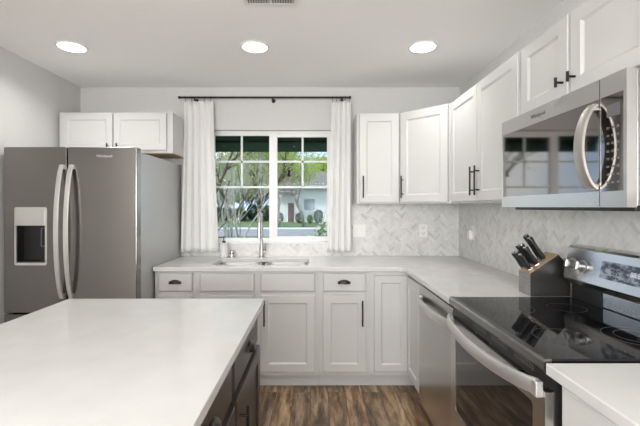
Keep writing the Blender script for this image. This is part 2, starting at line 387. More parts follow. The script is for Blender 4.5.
herring('trim_2', Fr((.171, YB, .9145), (1, 0, 0), (0, -1, 0)), XR-.171, .4695, 'herringbone marble backsplash right of the window')
herring('trim_3', Fr((-1.19, YB, .9145), (1, 0, 0), (0, -1, 0)), 1.36, .111, 'herringbone marble backsplash under the window')
herring('trim_4', Fr((XR, 3.461, .9145), (0, -1, 0), (-1, 0, 0)), 3.1, .4695, 'herringbone marble backsplash on the right wall')

# ------------------------------------------------------------------ ceiling fixtures
def recessed(x, y, label, lit=True, group='recessed ceiling lights'):
    t = thing('recessed_light', label, 'light', (x, y, ZC), group)
    bm = nb(); lathe(bm, (x, y, ZC), [(.098, 0), (.098, -.004), (.092, -.007), (.084, -.006), (.082, 0)], n=36, cap=False); obj('trim_ring', bm, M['trim'], t, smooth=True)
    bm = nb(); lathe(bm, (x, y, ZC-.001), [(.083, 0), (.083, -.004), (.05, -.006), (.0, -.0065)], n=36); obj('diffuser', bm, M['lamp'], t, smooth=True)
    d = bpy.data.lights.new('bulb', 'AREA'); d.shape = 'DISK'; d.size = .15; d.energy = LAMP_POWER; d.color = (1, .985, .965); d.spread = math.radians(140)
    o = bpy.data.objects.new('bulb', d); COL.objects.link(o); o.parent = t; o.location = (0, 0, -.012)
for x, l in ((-1.643, 'round recessed ceiling light above the refrigerator, leftmost of three'), (-.406, 'round recessed ceiling light in line with the window, middle of three'),
             (.73, 'round recessed ceiling light nearest the right wall cabinets')): recessed(x, 2.59, l)
for x, l in ((-1.643, 'unseen recessed ceiling light added behind the camera on the left'), (-.406, 'unseen recessed ceiling light added behind the camera in the middle'), (.73, 'unseen recessed ceiling light added behind the camera on the right')): recessed(x, .2, l)  # unseen second row, added to light the room more evenly
t = thing('ceiling_vent', 'narrow slatted air vent in the ceiling', 'vent', (-.236, 1.98, ZC))
bm = nb(); plate(bm, [(-.375, 1.92), (-.098, 1.92), (-.098, 2.045), (-.375, 2.045)], [[(-.36, 1.935), (-.24, 1.935), (-.24, 2.033), (-.36, 2.033)], [(-.232, 1.935), (-.113, 1.935), (-.113, 2.033), (-.232, 2.033)]], lambda u, v, w: Vector((u, v, ZC-.006+w)), .0055)
obj('frame', bm, M['trim'], t)
obj('duct_backing', box(nb(), -.361, -.112, 1.934, 2.034, ZC-.0015, ZC-.0005), M['gap'], t)
bm = nb()
for k in range(9):
    for x0 in (-.358, -.2305):
        x = x0+k*.0135; bx = nb(); box(bm, x, x+.005, 1.935, 2.033, ZC-.006, ZC-.0015)
obj('slats', bm, M['trim'], t)

# ------------------------------------------------------------------ worktops
Z0, Z1 = .882, .914
outer = [(-1.195, YB-.001), (-1.195, 2.82), (.605, 2.82)]
for k in range(1, 7):
    a = PI/2*k/6; outer.append((.605+.05*math.sin(a), 2.77+.05*math.cos(a)))
outer += [(.655, 1.867), (XR-.001, 1.867), (XR-.001, YB-.001)]
hole = rrect(-.80, -.05, 2.925, 3.30, .045)
def eased(bm):
    return bm
t = thing('countertop', 'long white quartz countertop turning the corner around the sink', 'countertop', (0, 3.1, Z0))
bm = nb(); plate(bm, outer, [hole], lambda u, v, w: Vector((u, v, Z0+w)), Z1-Z0); o = obj('slab', bm, M['quartz'], t)
bv = o.modifiers.new('bevel', 'BEVEL'); bv.width = .003; bv.segments = 2; bv.limit_method = 'ANGLE'; bv.angle_limit = math.radians(60)
t = obj('countertop', box(nb(), .655, XR-.001, -.3, 1.088, Z0, Z1, .003), M['quartz']); tag(t, 'white quartz countertop end right of the range, nearest the camera', 'countertop')

# ------------------------------------------------------------------ back base cabinets
YF = 2.86
fb = Fr((0, YF, 0), (1, 0, 0), (0, -1, 0))
def base_body(x0, x1, parent, open_top=False):
    bm = nb()
    if open_top:
        box(bm, x0, x1, YF, YB-.002, .1, .60); box(bm, x0, x1, YF, YF+.02, .60, Z0-.0005)
        box(bm, x0, x0+.016, YF+.02, YB-.002, .60, Z0-.0005); box(bm, x1-.016, x1, YF+.02, YB-.002, .60, Z0-.0005)
    else: box(bm, x0, x1, YF, YB-.002, .1, Z0-.0005)
    obj('body', bm, M['cabinet'], parent)
    obj('toe_kick', box(nb(), x0, x1, YF+.055, YF+.07, 0, .1), M['cabinet'], parent)
ZD0, ZD1, ZW0, ZW1 = .132, .703, .728, .866
c = thing('base_cabinet', 'white base cabinet with one drawer beside the refrigerator', 'cabinet', (-1.03, 3.1, 0))
base_body(-1.193, -.886, c)
d = drawer(fb, -1.165, -.911, ZW0, ZW1, c); cup_pull(fb, -1.038, .800, .02, d)
d = door(fb, -1.165, -.911, ZD0, ZD1, c)
c = thing('base_cabinet', 'wide white sink base cabinet with two false drawer fronts under the sink', 'cabinet', (-.43, 3.1, 0))
base_body(-.885, .029, c, True)
drawer(fb, -.857, -.453, ZW0, ZW1, c, name='false_drawer_front'); drawer(fb, -.404, .0, ZW0, ZW1, c, name='false_drawer_front')
d = door(fb, -.857, -.453, ZD0, ZD1, c); bar_pull(fb, -.482, .48, .668, .02, d)
d = door(fb, -.404, 0, ZD0, ZD1, c); bar_pull(fb, -.374, .48, .668, .02, d)
c = thing('base_cabinet', 'white base cabinet with one cup-handled drawer above a door, right of the sink', 'cabinet', (.22, 3.1, 0))
base_body(.03, .41, c)
d = drawer(fb, .059, .379, ZW0, ZW1, c); cup_pull(fb, .216, .800, .02, d)
d = door(fb, .059, .379, ZD0, ZD1, c); bar_pull(fb, .35, .48, .668, .02, d)
c = thing('base_cabinet', 'white corner base cabinet with a full-height door and no handle', 'cabinet', (.9, 3.1, 0))
bm = nb(); box(bm, .411, XR-.002, YF, YB-.002, .1, Z0-.0005); box(bm, .70, XR-.002, 2.506, YF, .1, Z0-.0005); obj('body', bm, M['cabinet'], c)
bm = nb(); box(bm, .411, .79, YF+.055, YF+.07, 0, .1); box(bm, .755, .77, 2.506, YF+.07, 0, .1); obj('toe_kick', bm, M['cabinet'], c)
door(fb, .440, .690, .135, .846, c, rail=.05)
fr_ = Fr((.70, 0, 0), (0, -1, 0), (-1, 0, 0))
panel(bm := nb(), fr_, -2.835, -2.515, .135, .846, .02, .05); obj('door', bm, M['cabinet'], c)

# ------------------------------------------------------------------ right run lower cabinet, near camera
c = thing('base_cabinet', 'white base cabinet under the counter end right of the range', 'cabinet', (1.0, .4, 0))
obj('body', box(nb(), .70, XR-.002, -.28, 1.085, .1, Z0-.0005), M['cabinet'], c)
obj('toe_kick', box(nb(), .755, .77, -.28, 1.085, 0, .1), M['cabinet'], c)
for a, b in ((1.062, .63), (.60, .17)):
    d = drawer(fr_, -a, -b, ZW0, ZW1, c); cup_pull(fr_, -(a+b)/2, .80, .02, d); d = door(fr_, -a, -b, ZD0, ZD1, c); bar_pull(fr_, -a+.03, .48, .668, .02, d)

# ------------------------------------------------------------------ wall cabinets
UZ0, UZ1 = 1.383, 2.134
fu = Fr((0, 3.165, 0), (1, 0, 0), (0, -1, 0))
c = thing('wall_cabinet', 'single-door white wall cabinet just right of the curtain', 'cabinet', (.52, 3.3, UZ0))
obj('body', box(nb(), .347, .6985, 3.165, YB-.002, UZ0, UZ1), M['cabinet'], c)
d = door(fu, .365, .690, UZ0+.012, UZ1-.012, c); bar_pull(fu, .393, 1.43, 1.61, .02, d)
c = thing('wall_cabinet', 'angled corner wall cabinet with one white door', 'cabinet', (1.1, 3.25, UZ0))
bm = nb(); poly_prism(bm, [(.70, YB-.01), (.70, 3.165), (1.015, 2.861), (XR-.002, 2.861), (XR-.002, YB-.01)], lambda u, v, w: Vector((u, v, UZ0+w)), UZ1-UZ0); obj('body', bm, M['cabinet'], c)
dd = Vector((1.015-.70, 2.861-3.165, 0)); fc = Fr((.70, 3.165, 0), dd, (-.304, -.315, 0)); Ld = dd.length
d = door(fc, .016, Ld-.016, UZ0+.012, UZ1-.012, c); bar_pull(fc, .044, 1.43, 1.61, .02, d)
UX = 1.02
fr2 = Fr((UX, 0, 0), (0, -1, 0), (-1, 0, 0))
c = thing('wall_cabinet', 'two-door white wall cabinet between the corner and the microwave', 'cabinet', (1.16, 2.36, UZ0))
obj('body', box(nb(), UX, XR-.002, 1.874, 2.86, UZ0, UZ1), M['cabinet'], c)
d = door(fr2, -2.83, -2.372, UZ0+.012, UZ1-.012, c); bar_pull(fr2, -2.402, 1.43, 1.61, .02, d)
d = door(fr2, -2.362, -1.892, UZ0+.012, UZ1-.012, c); bar_pull(fr2, -2.332, 1.43, 1.61, .02, d)
c = thing('wall_cabinet', 'short two-door white cabinet above the microwave', 'cabinet', (1.16, 1.49, 1.765))
obj('body', box(nb(), UX, XR-.002, 1.112, 1.873, 1.768, UZ1), M['cabinet'], c)
d = door(fr2, -1.862, -1.517, 1.795, UZ1-.012, c); bar_pull(fr2, -1.545, 1.84, 1.878, .02, d)
d = door(fr2, -1.502, -1.125, 1.795, UZ1-.012, c); bar_pull(fr2, -1.472, 1.84, 1.878, .02, d)
c = thing('wall_cabinet', 'white wall cabinet beyond the near side of the microwave', 'cabinet', (1.16, .7, UZ0))
obj('body', box(nb(), UX, XR-.002, .20, 1.104, UZ0, UZ1), M['cabinet'], c)
door(fr2, -1.09, -.66, UZ0+.012, UZ1-.012, c); door(fr2, -.65, -.22, UZ0+.012, UZ1-.012, c)
c = thing('wall_cabinet', 'short two-door white cabinet above the refrigerator', 'cabinet', (-1.63, 3.3, 1.80))
obj('body', box(nb(), -2.098, -1.168, 3.145, YB-.002, 1.80, UZ1), M['cabinet'], c)
obj('underside', box(nb(), -2.094, -1.172, 3.15, YB-.004, 1.796, 1.7995), M['block_top'], c, label='unpainted wood underside')
ff = Fr((0, 3.145, 0), (1, 0, 0), (0, -1, 0))
d = door(ff, -2.07, -1.655, 1.822, UZ1-.012, c, rail=.05); bar_pull(ff, -1.69, 1.838, 1.876, .02, d, st=.02)
d = door(ff, -1.643, -1.215, 1.822, UZ1-.012, c, rail=.05); bar_pull(ff, -1.612, 1.838, 1.876, .02, d, st=.02)

# ------------------------------------------------------------------ refrigerator
r = thing('refrigerator', 'stainless steel french-door refrigerator with a water dispenser', 'refrigerator', (-1.65, 3.0, 0))
obj('case', box(nb(), -2.09, -1.203, 2.657, 3.43, .02, 1.735, .004), M['grey_side'], r)
obj('door_gasket', box(nb(), -2.085, -1.212, 2.645, 2.657, .06, 1.73), M['gap'], r)
fg = Fr((0, 2.645, 0), (1, 0, 0), (0, -1, 0))
dl0, dl1, dr0, dr1 = -2.096, -1.675, -1.667, -1.200
bm = nb(); dx0, dx1, dz0, dz1 = -2.010, -1.817, .985, 1.340
plate(bm, rrect(dl0, dl1, .645, 1.761, .006, 2), [[(dx0, dz0), (dx1, dz0), (dx1, dz1), (dx0, dz1)]], lambda u, v, w: fg.p(u, v, w), .065)
ld = obj('door', bm, M['steel_door'], r)
bv = ld.modifiers.new('bevel', 'BEVEL'); bv.width = .006; bv.segments = 3; bv.limit_method = 'ANGLE'; bv.angle_limit = math.radians(60)
# dispenser
dp = obj('water_dispenser', plate(nb(), rrect(-2.022, -1.806, .964, 1.356, .012, 3), [rrect(dx0, dx1, .982, 1.232, .004, 2)], lambda u, v, w: fg.p(u, v, .062+w), .007), M['satin'], ld)
bm = nb(); fbox(bm, fg, dx0, dx1, 1.236, 1.336, .0655, .0705, .001); obj('control_panel', bm, M['satin'], dp)
bm = nb(); fbox(bm, fg, dx0, dx1, .983, 1.34, .002, .006); fbox(bm, fg, dx0, dx0+.004, .985, 1.34, .002, .062); fbox(bm, fg, dx1-.004, dx1, .985, 1.34, .002, .062); fbox(bm, fg, dx0, dx1, .983, .99, .002, .064); fbox(bm, fg, dx0, dx1, 1.229, 1.235, .002, .064)
obj('dispenser_well', bm, M['black_plastic'], dp)
bm = nb(); plate(bm, rrect(-1.868, -1.832, 1.085, 1.215, .004, 2), [rrect(-1.862, -1.838, 1.092, 1.208, .003, 2)], lambda u, v, w: fg.p(u, v, .03+w), .006); obj('paddle', bm, M['logo'], dp)
rd = obj('door', fbox(nb(), fg, dr0, dr1, .645, 1.761, 0, .065, .006, 3), M['steel_door'], r)
obj('freezer_drawer', fbox(nb(), fg, dl0, dr1, .075, .632, 0, .065, .006, 3), M['steel_door'], r)
text('logo', 'Whirlpool', .026, fg, -1.42, 1.70, .0655, M['logo_light'], rd)
def bow(fr, u, v0, v1, w, dep, par, wd=.03, th=.012, mm=None):
    bm = nb(); pts = []
    for k in range(21):
        s = k/20; pts.append(fr.p(u, v0+(v1-v0)*s, w+.008+dep*(1-(2*s-1)**2)**.75))
    strip(bm, pts, wd, th, fr.u)
    fbox(bm, fr, u-wd/2, u+wd/2, v0, v0+.03, w-.0005, w+.012, .002); fbox(bm, fr, u-wd/2, u+wd/2, v1-.03, v1, w-.0005, w+.012, .002)
    return obj('handle', bm, mm or M['satin'], par, smooth='auto')
bow(fg, -1.700, .745, 1.640, .065, .062, ld); bow(fg, -1.636, .745, 1.640, .065, .062, rd)
bm = nb(); strip(bm, [fg.p(-2.0, .585, .065), fg.p(-1.98, .585, .11), fg.p(-1.65, .585, .125), fg.p(-1.32, .585, .11), fg.p(-1.30, .585, .065)], .03, .012, (0, 0, 1)); 
obj('handle', bm, M['satin'], [o for o in r.children if o.name.startswith('freezer')][0])
bm = nb(); box(bm, -1.29, -1.21, 2.60, 2.72, 1.7355, 1.757, .004); box(bm, -2.085, -2.0, 2.60, 2.72, 1.7355, 1.757, .004); 
obj('base_grille', box(nb(), -2.07, -1.22, 2.66, 2.70, .0, .02), M['black_plastic'], r)
bm.free()

# ------------------------------------------------------------------ dishwasher
XD = .700
d = thing('dishwasher', 'stainless steel dishwasher between the corner cabinet and the range', 'dishwasher', (1.0, 2.19, 0))
fd = Fr((XD, 0, 0), (0, -1, 0), (-1, 0, 0))
obj('tub', box(nb(), XD+.005, XR-.05, 1.892, 2.50, .1, .868), M['gap'], d)
dd_ = obj('door', fbox(nb(), fd, -2.498, -1.892, .105, .858, -.003, .022, .004), M['steel_washer'], d)
bm = nb(); pts = []
for k in range(17):
    s = k/16; pts.append(fd.p(-2.475+.56*s, .770, .028+.034*(1-(2*s-1)**2)**.6))
strip(bm, pts, .046, .012, (0, 0, 1)); fbox(bm, fd, -2.482, -2.45, .748, .792, .0215, .034, .003); fbox(bm, fd, -1.94, -1.908, .748, .792, .0215, .034, .003)
obj('handle', bm, M['bar_steel'], dd_, smooth='auto')
obj('toe_panel', box(nb(), .745, .755, 1.892, 2.50, 0, .1), M['black_plastic'], d)

# ------------------------------------------------------------------ range
RY0, RY1 = 1.094, 1.862
g = thing('range', 'stainless electric range with a black glass cooktop and oven door', 'stove', (1.0, 1.48, 0))
obj('body', box(nb(), .685, 1.295, RY0, RY1, .02, .902), M['black_plastic'], g)
bm = nb(); box(bm, .672, 1.245, RY0+.002, RY1-.002, .9025, .921, .003)
ct = obj('cooktop', bm, M['black_glass'], g)
for (cx, cy, R_) in ((.84, 1.67, .105), (.83, 1.29, .088), (1.09, 1.66, .075), (1.09, 1.29, .105), (.84, 1.67, .07), (1.09, 1.29, .07)):
    n = 40; L1 = [(cx+R_*math.cos(2*PI*k/n), cy+R_*math.sin(2*PI*k/n)) for k in range(n)]; L2 = [(cx+(R_-.0028)*math.cos(2*PI*k/n), cy+(R_-.0028)*math.sin(2*PI*k/n)) for k in range(n)]
    plate(bm := nb(), L1, [L2], lambda u, v, w: Vector((u, v, .9205+w)), .0008); obj('burner_marking', bm, M['ring'], ct)
bm = nb(); poly_prism(bm, [(.650, .893), (.652, .914), (.658, .9215), (.676, .9225), (.676, .885), (.655, .885)], lambda u, v, w: Vector((u, RY0+w, v)), RY1-RY0)
obj('front_trim', bm, M['steel_trim'], g)
fo = Fr((.685, 0, 0), (0, -1, 0), (-1, 0, 0))
bm = nb(); fbox(bm, fo, -RY1+.004, -RY0-.004, .832, .884, 0, .012)
vs = obj('vent_strip', bm, M['black_plastic'], g)
for gi in range(4):
    bm = nb()
    for k in range(9):
        y = -1.79+gi*.165+k*.0135
        for zz in (.853, .866): fbox(bm, fo, y, y+.007, zz, zz+.009, .0118, .013)
    obj('vent_louvre', bm, M['louvre'], vs)
bm = nb(); plate(bm, rrect(-RY1+.003, -RY0-.003, .30, .826, .004, 2), [rrect(-1.797, -1.16, .405, .768, .012, 3)], lambda u, v, w: fo.p(u, v, w), .026)
od = obj('oven_door', bm, M['steel_h'], g)
obj('oven_glass', fbox(nb(), fo, -1.797, -1.16, .405, .768, .004, .024, .001), M['oven_glass'], od)
bm = nb(); pts = []; NN = 24
for k in range(NN+1):
    s = k/NN; pts.append(fo.p(-1.846+.725*s, .822+.010*s-.014*math.sin(PI*s), .034+.050*(1-(2*s-1)**2)**.6))
strip(bm, pts, .046, .016, (0, 0, 1)); obj('handle', bm, M['bar_steel'], od, smooth='auto')
bm = nb(); fbox(bm, fo, -1.135, -1.105, .806, .852, .0255, .048, .003); obj('handle_end', bm, M['bar_steel'], od); bm = nb(); fbox(bm, fo, -1.852, -1.832, .80, .842, .0255, .04, .003); obj('handle_end', bm, M['bar_steel'], od)
obj('storage_drawer', fbox(nb(), fo, -RY1+.003, -RY0-.003, .085, .292, 0, .024, .004), M['steel_door'], g)
# backguard
bm = nb(); poly_prism(bm, [(1.246, .9025), (1.246, .99), (1.300, .99), (1.300, .9025)], lambda u, v, w: Vector((u, RY0+.004+w, v)), RY1-RY0-.008)
bgk = obj('backguard', bm, M['black_plastic'], g)
bm = nb(); poly_prism(bm, [(1.2445, .925), (1.2445, .985), (1.2475, .985), (1.2475, .925)], lambda u, v, w: Vector((u, RY0+.03+w, v)), .53); obj('vent_plate', bm, M['steel_h'], bgk)
def cp(u, v, w): return Vector((u, RY0-.002+w, v))
bm = nb(); poly_prism(bm, [(1.212, 1.012), (1.208, 1.020), (1.234, 1.160), (1.240, 1.170), (1.252, 1.174), (1.300, 1.174), (1.300, .9905), (1.235, .9905)], cp, RY1-RY0+.004)
pn = obj('control_panel', bm, M['steel_h'], g)
# tilted frame of panel face
pv = Vector((.026, 0, .140)).normalized()
class Fp:
    o = Vector((1.208, 0, 1.020)); u = Vector((0, -1, 0)); v = pv; w = Vector((-pv.z, 0, pv.x))
    def p(s, a, b, c=0): return s.o + s.u*a + s.v*b + s.w*c
fp = Fp()
for y in (1.815, 1.742):
    k = lathe(nb(), fp.p(-y, .068, -.0005), [(.029, 0), (.029, .004), (.0215, .006), (.020, .028), (.017, .031), (.0, .031)], fp.w, 28); kb = obj('knob', k, M['knob_steel'], pn, smooth='auto')
    bm = nb(); fbox(bm, fp, -y-.004, -y+.004, .05, .086, .03, .036, .001); obj('knob_grip', bm, M['steel_h'], kb)
for y in (1.18, 1.25):
    k = lathe(nb(), fp.p(-y, .068, -.0005), [(.029, 0), (.029, .004), (.0215, .006), (.020, .028), (.017, .031), (.0, .031)], fp.w, 28); kb = obj('knob', k, M['knob_steel'], pn, smooth='auto')
ds = obj('display', fbox(nb(), fp, -1.635, -1.34, .035, .110, -.001, .002, .0008), M['display'], pn)
bm = nb()
for i in range(3):
    for j in range(4): fbox(bm, fp, -1.575+i*.016, -1.567+i*.016, .045+j*.015, .051+j*.015, .0018, .0028)
obj('buttons', bm, M['gap'], ds)
text('clock_digits', '88:88', .028, fp, -1.45, .075, .002, M['logo_light'], ds)

# ------------------------------------------------------------------ microwave
MX = .91; MY0, MY1, MZ0, MZ1 = 1.118, 1.866, 1.356, 1.765
m_ = thing('microwave', 'stainless over-the-range microwave with a curved handle', 'microwave', (1.1, 1.49, MZ0))
fm = Fr((MX+.03, 0, 0), (0, -1, 0), (-1, 0, 0))
obj('case', box(nb(), MX+.031, XR-.002, MY0, MY1, MZ0+.004, MZ1-.002, .002), M['steel_dark'], m_)
bm = nb(); box(bm, MX+.05, XR-.02, MY0+.03, MY1-.03, MZ0-.012, MZ0+.0035, .002); obj('underside_panel', bm, M['black_plastic'], m_)
sy = 1.224
bm = nb(); plate(bm, [(-MY1, MZ0), (-sy-.002, MZ0), (-sy-.002, MZ1), (-MY1, MZ1)], [[(-1.856, 1.406), (-sy-.004, 1.406), (-sy-.004, 1.702), (-1.856, 1.702)]], lambda u, v, w: fm.p(u, v, w), .03)
md = obj('door', bm, M['steel_h'], m_)
obj('door_glass', fbox(nb(), fm, -1.856, -sy-.004, 1.406, 1.702, .004, .0295), M['micro_glass'], md)
bm = nb(); plate(bm, [(-sy+.001, MZ0), (-MY0, MZ0), (-MY0, MZ1), (-sy+.001, MZ1)], [[(-sy+.004, 1.406), (-MY0-.012, 1.406), (-MY0-.012, 1.702), (-sy+.004, 1.702)]], lambda u, v, w: fm.p(u, v, w), .03)
mc = obj('control_panel', bm, M['steel_h'], m_)
mg = obj('keypad', fbox(nb(), fm, -sy+.004, -MY0-.012, 1.406, 1.702, .004, .0295), M['micro_glass'], mc)
obj('clock_display', fbox(nb(), fm, -1.195, -1.142, 1.635, 1.672, .029, .0300), M['logo'], mg)
bm = nb()
for i in range(3):
    for j in range(8): fbox(bm, fm, -1.196+i*.020, -1.186+i*.020, 1.43+j*.024, 1.437+j*.024, .029, .0301)
obj('keys', bm, M['logo'], mg)
bm = nb(); pts = []
for k in range(21):
    s = k/20; pts.append(fm.p(-1.247, 1.415+.27*s, .034+.047*(1-(2*s-1)**2)**.7))
strip(bm, pts, .042, .012, fm.u)
fbox(bm, fm, -1.262, -1.232, 1.411, 1.432, .029, .045, .002); fbox(bm, fm, -1.262, -1.232, 1.668, 1.689, .029, .045, .002)
obj('handle', bm, M['handle_steel'], md, smooth='auto')
text('logo', 'Whirlpool', .024, fm, -1.565, 1.733, .0305, M['logo'], md)

# ------------------------------------------------------------------ island
i_top = obj('island_countertop', box(nb(), -1.19, -.247, .30, 1.854, Z0, Z1, .003), M['quartz']); tag(i_top, 'large white quartz island countertop in the left foreground', 'countertop')
fi = Fr((-.285, 0, 0), (0, 1, 0), (1, 0, 0))
isl = thing('island_cabinet', 'dark brown kitchen island cabinet in the left foreground', 'cabinet', (-.7, 1.1, 0))
obj('body', box(nb(), -1.16, -.285, .33, 1.825, .1, Z0-.0005), M['island_paint'], isl)
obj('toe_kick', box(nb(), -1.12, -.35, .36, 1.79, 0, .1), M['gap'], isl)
for (a, b, hu) in ((1.278, 1.822, 1.32), (.672, 1.262, .715), (.335, .655, .37)):
    d = drawer(fi, a+.006, b-.006, .718, .868, isl, M['island_paint'], .014); cup_pull(fi, (a+b)/2+.03, .785, .014, d, M['bronze'])
    d = door(fi, a+.006, b-.006, .115, .705, isl, M['island_paint'], .024); bar_pull(fi, hu, .49, .672, .024, d)

# ------------------------------------------------------------------ sink, faucet, soap
s = thing('sink', 'stainless steel double-bowl undermount sink below the window', 'sink', (-.425, 3.11, .68))
def bowl(bm, x0, x1, y0, y1):
    R = [[Vector((x, y, z)) for x, y in rrect(x0+i, x1-i, y0+i, y1-i, rr, 5)] for i, z, rr in ((-.012, .8805, .055), (0, .8805, .045), (.004, .78, .045), (.008, .71, .045), (.02, .69, .04), (.05, .684, .03))]
    loft(bm, R, True, False, True)
for x0, x1 in ((-.792, -.455), (-.405, -.058)):
    b = nb(); bowl(b, x0, x1, 2.933, 3.292); bo = obj('bowl', b, M['satin'], s, smooth='auto')
    lathe(b := nb(), ((x0+x1)/2, 3.12, .6845), [(.04, 0), (.04, .002), (.03, .001), (.0, .0005)], n=24); obj('drain', b, M['chrome'], bo)
fa = thing('faucet', 'tall brushed gooseneck kitchen faucet behind the sink', 'faucet', (-.472, 3.385, Z1))
fx, fy = -.472, 3.385
bm = nb(); lathe(bm, (fx, fy, Z1), [(.027, 0), (.027, .006), (.020, .012), (.019, .085), (.013, .10)], n=24); obj('base', bm, M['steel'], fa, smooth='auto')
bm = nb(); pts = [(fx, fy, Z1+.09), (fx, fy, 1.215)]
for k in range(1, 13):
    a = PI*k/12; pts.append((fx+.004*k/12, fy-.085+.085*math.cos(a), 1.215+.085*math.sin(a)))
pts.append((fx+.004, fy-.17, 1.19)); tube(bm, pts, .0115, 14); obj('gooseneck', bm, M['steel'], fa, smooth='auto')
bm = nb(); lathe(bm, (fx+.004, fy-.17, 1.195), [(.013, 0), (.016, -.02), (.019, -.075), (.021, -.10), (.016, -.104)], n=20); obj('spray_head', bm, M['steel'], fa, smooth='auto')
bm = nb(); tube(bm, [(fx+.015, fy, Z1+.05), (fx+.035, fy, Z1+.052)], .011, 12); tube(bm, [(fx+.033, fy, Z1+.055), (fx+.036, fy-.01, Z1+.125)], [.008, .006], 10); obj('lever', bm, M['steel'], fa, smooth='auto')
ag = thing('air_gap', 'short brushed metal air gap cap left of the faucet', 'air gap', (-.735, 3.385, Z1))
bm = nb(); lathe(bm, (-.735, 3.385, Z1), [(.022, 0), (.022, .006), (.0185, .008), (.0185, .055), (.015, .06), (.0, .061)], n=20); obj('cap', bm, M['steel_h'], ag, smooth='auto')
bm = nb(); lathe(bm, (-.735, 3.385, Z1+.03), [(.0188, 0), (.0188, .006)], n=20); obj('vent_slot', bm, M['gap'], ag)
sx, sy_ = -.80, 3.36
sp = thing('soap_dispenser', 'clear soap bottle with a black pump by the sink', 'soap dispenser', (sx, sy_, Z1))
bm = nb(); lathe(bm, (sx, sy_, Z1), [(.03, 0), (.034, .004), (.034, .105), (.028, .118), (.014, .124), (.013, .132)], n=24); obj('bottle', bm, M['soap'], sp, smooth='auto')
bm = nb(); lathe(bm, (sx, sy_, Z1+.132), [(.015, 0), (.015, .014), (.005, .016), (.005, .04), (.013, .042), (.012, .052), (0, .053)], n=18); tube(bm, [(sx, sy_, Z1+.178), (sx-.035, sy_-.01, Z1+.176), (sx-.042, sy_-.012, Z1+.168)], .0045, 8); obj('pump', bm, M['black_plastic'], sp, smooth='auto')

# ------------------------------------------------------------------ knife block and knives
kb = thing('knife_block', 'dark knife block on the counter behind the range', 'knife block', (1.15, 1.95, Z1))
kx0, kx1, ky0, ky1 = 1.072, 1.268, 1.905, 2.010
prof = [(kx0, Z1), (kx1, Z1), (kx1, 1.058), (kx0+.139, 1.120), (kx0, 1.026)]
bm = nb(); poly_prism(bm, prof, lambda u, v, w: Vector((u, ky0+w, v)), ky1-ky0); b_ = obj('body', bm, M['block_wood'], kb)
obj('front_face', box(nb(), kx0-.002, kx0-.0001, ky0, ky1, Z1, 1.026), M['block_front'], kb, label='grey wood-grain front face')
tdir = Vector((.139, 0, .094)).normalized(); tn = Vector((-tdir.z, 0, tdir.x))
class Ft: 
    o = Vector((kx0, 0, 1.026)); u = tdir; v = Vector((0, 1, 0)); w = tn
    def p(s, a, b, c=0): return s.o + s.u*a + s.v*b + s.w*c
ft = Ft(); fbox(bm := nb(), ft, 0, .1675, ky0, ky1, .0001, .003); tp = obj('top_face', bm, M['block_top'], kb, label='light bare wood slotted top')
kn = [(.018, 1.924, .085, .0115), (.022, 1.957, .09, .0115), (.018, 1.990, .085, .0115), (.058, 1.924, .10, .0125), (.062, 1.957, .11, .0125), (.058, 1.990, .105, .0125), (.105, 1.932, .125, .0135), (.113, 1.975, .13, .0135)]
kl = ['black-handled knife in the lowest row of the block, nearest the range', 'black-handled knife in the middle of the lowest row of the block', 'black-handled knife in the lowest row of the block, nearest the corner',
      'mid-length black knife in the middle row of the block, nearest the range', 'mid-length black knife in the centre of the middle row of the block', 'mid-length black knife in the middle row, nearest the corner',
      'long black-handled knife in the top row, nearest the range', 'long black-handled knife in the top row, nearest the corner']
for (a, b, L, rr), lb in zip(kn, kl):
    p0 = ft.p(a, b, .0032); t = thing('kitchen_knife', lb, 'knife', p0, 'knives in the block')
    bm = nb(); fbox(bm, ft, a-rr, a+rr, b-.0055, b+.0055, .0032, .016, .001); obj('bolster', bm, M['steel_h'], t)
    bm = nb(); rings = []
    for s_, k in ((0, .95), (.15, 1.05), (.5, .9), (.8, 1.05), (.95, 1.15), (1.0, .95)):
        rings.append([ft.p(a+rr*k*math.cos(q), b+.0115*k*math.sin(q), .016+L*s_) for q in [2*PI*j/12 for j in range(12)]])
    loft(bm, rings); obj('handle', bm, M['black_plastic'], t, smooth='auto')
    bm = nb(); rings = [[ft.p(a+rr*.8*k*math.cos(q), b+.009*k*math.sin(q), .016+L+h) for q in [2*PI*j/12 for j in range(12)]] for h, k in ((-.001, 1), (.002, 1), (.003, .7))]
    loft(bm, rings); obj('end_cap', bm, M['chrome'], t)

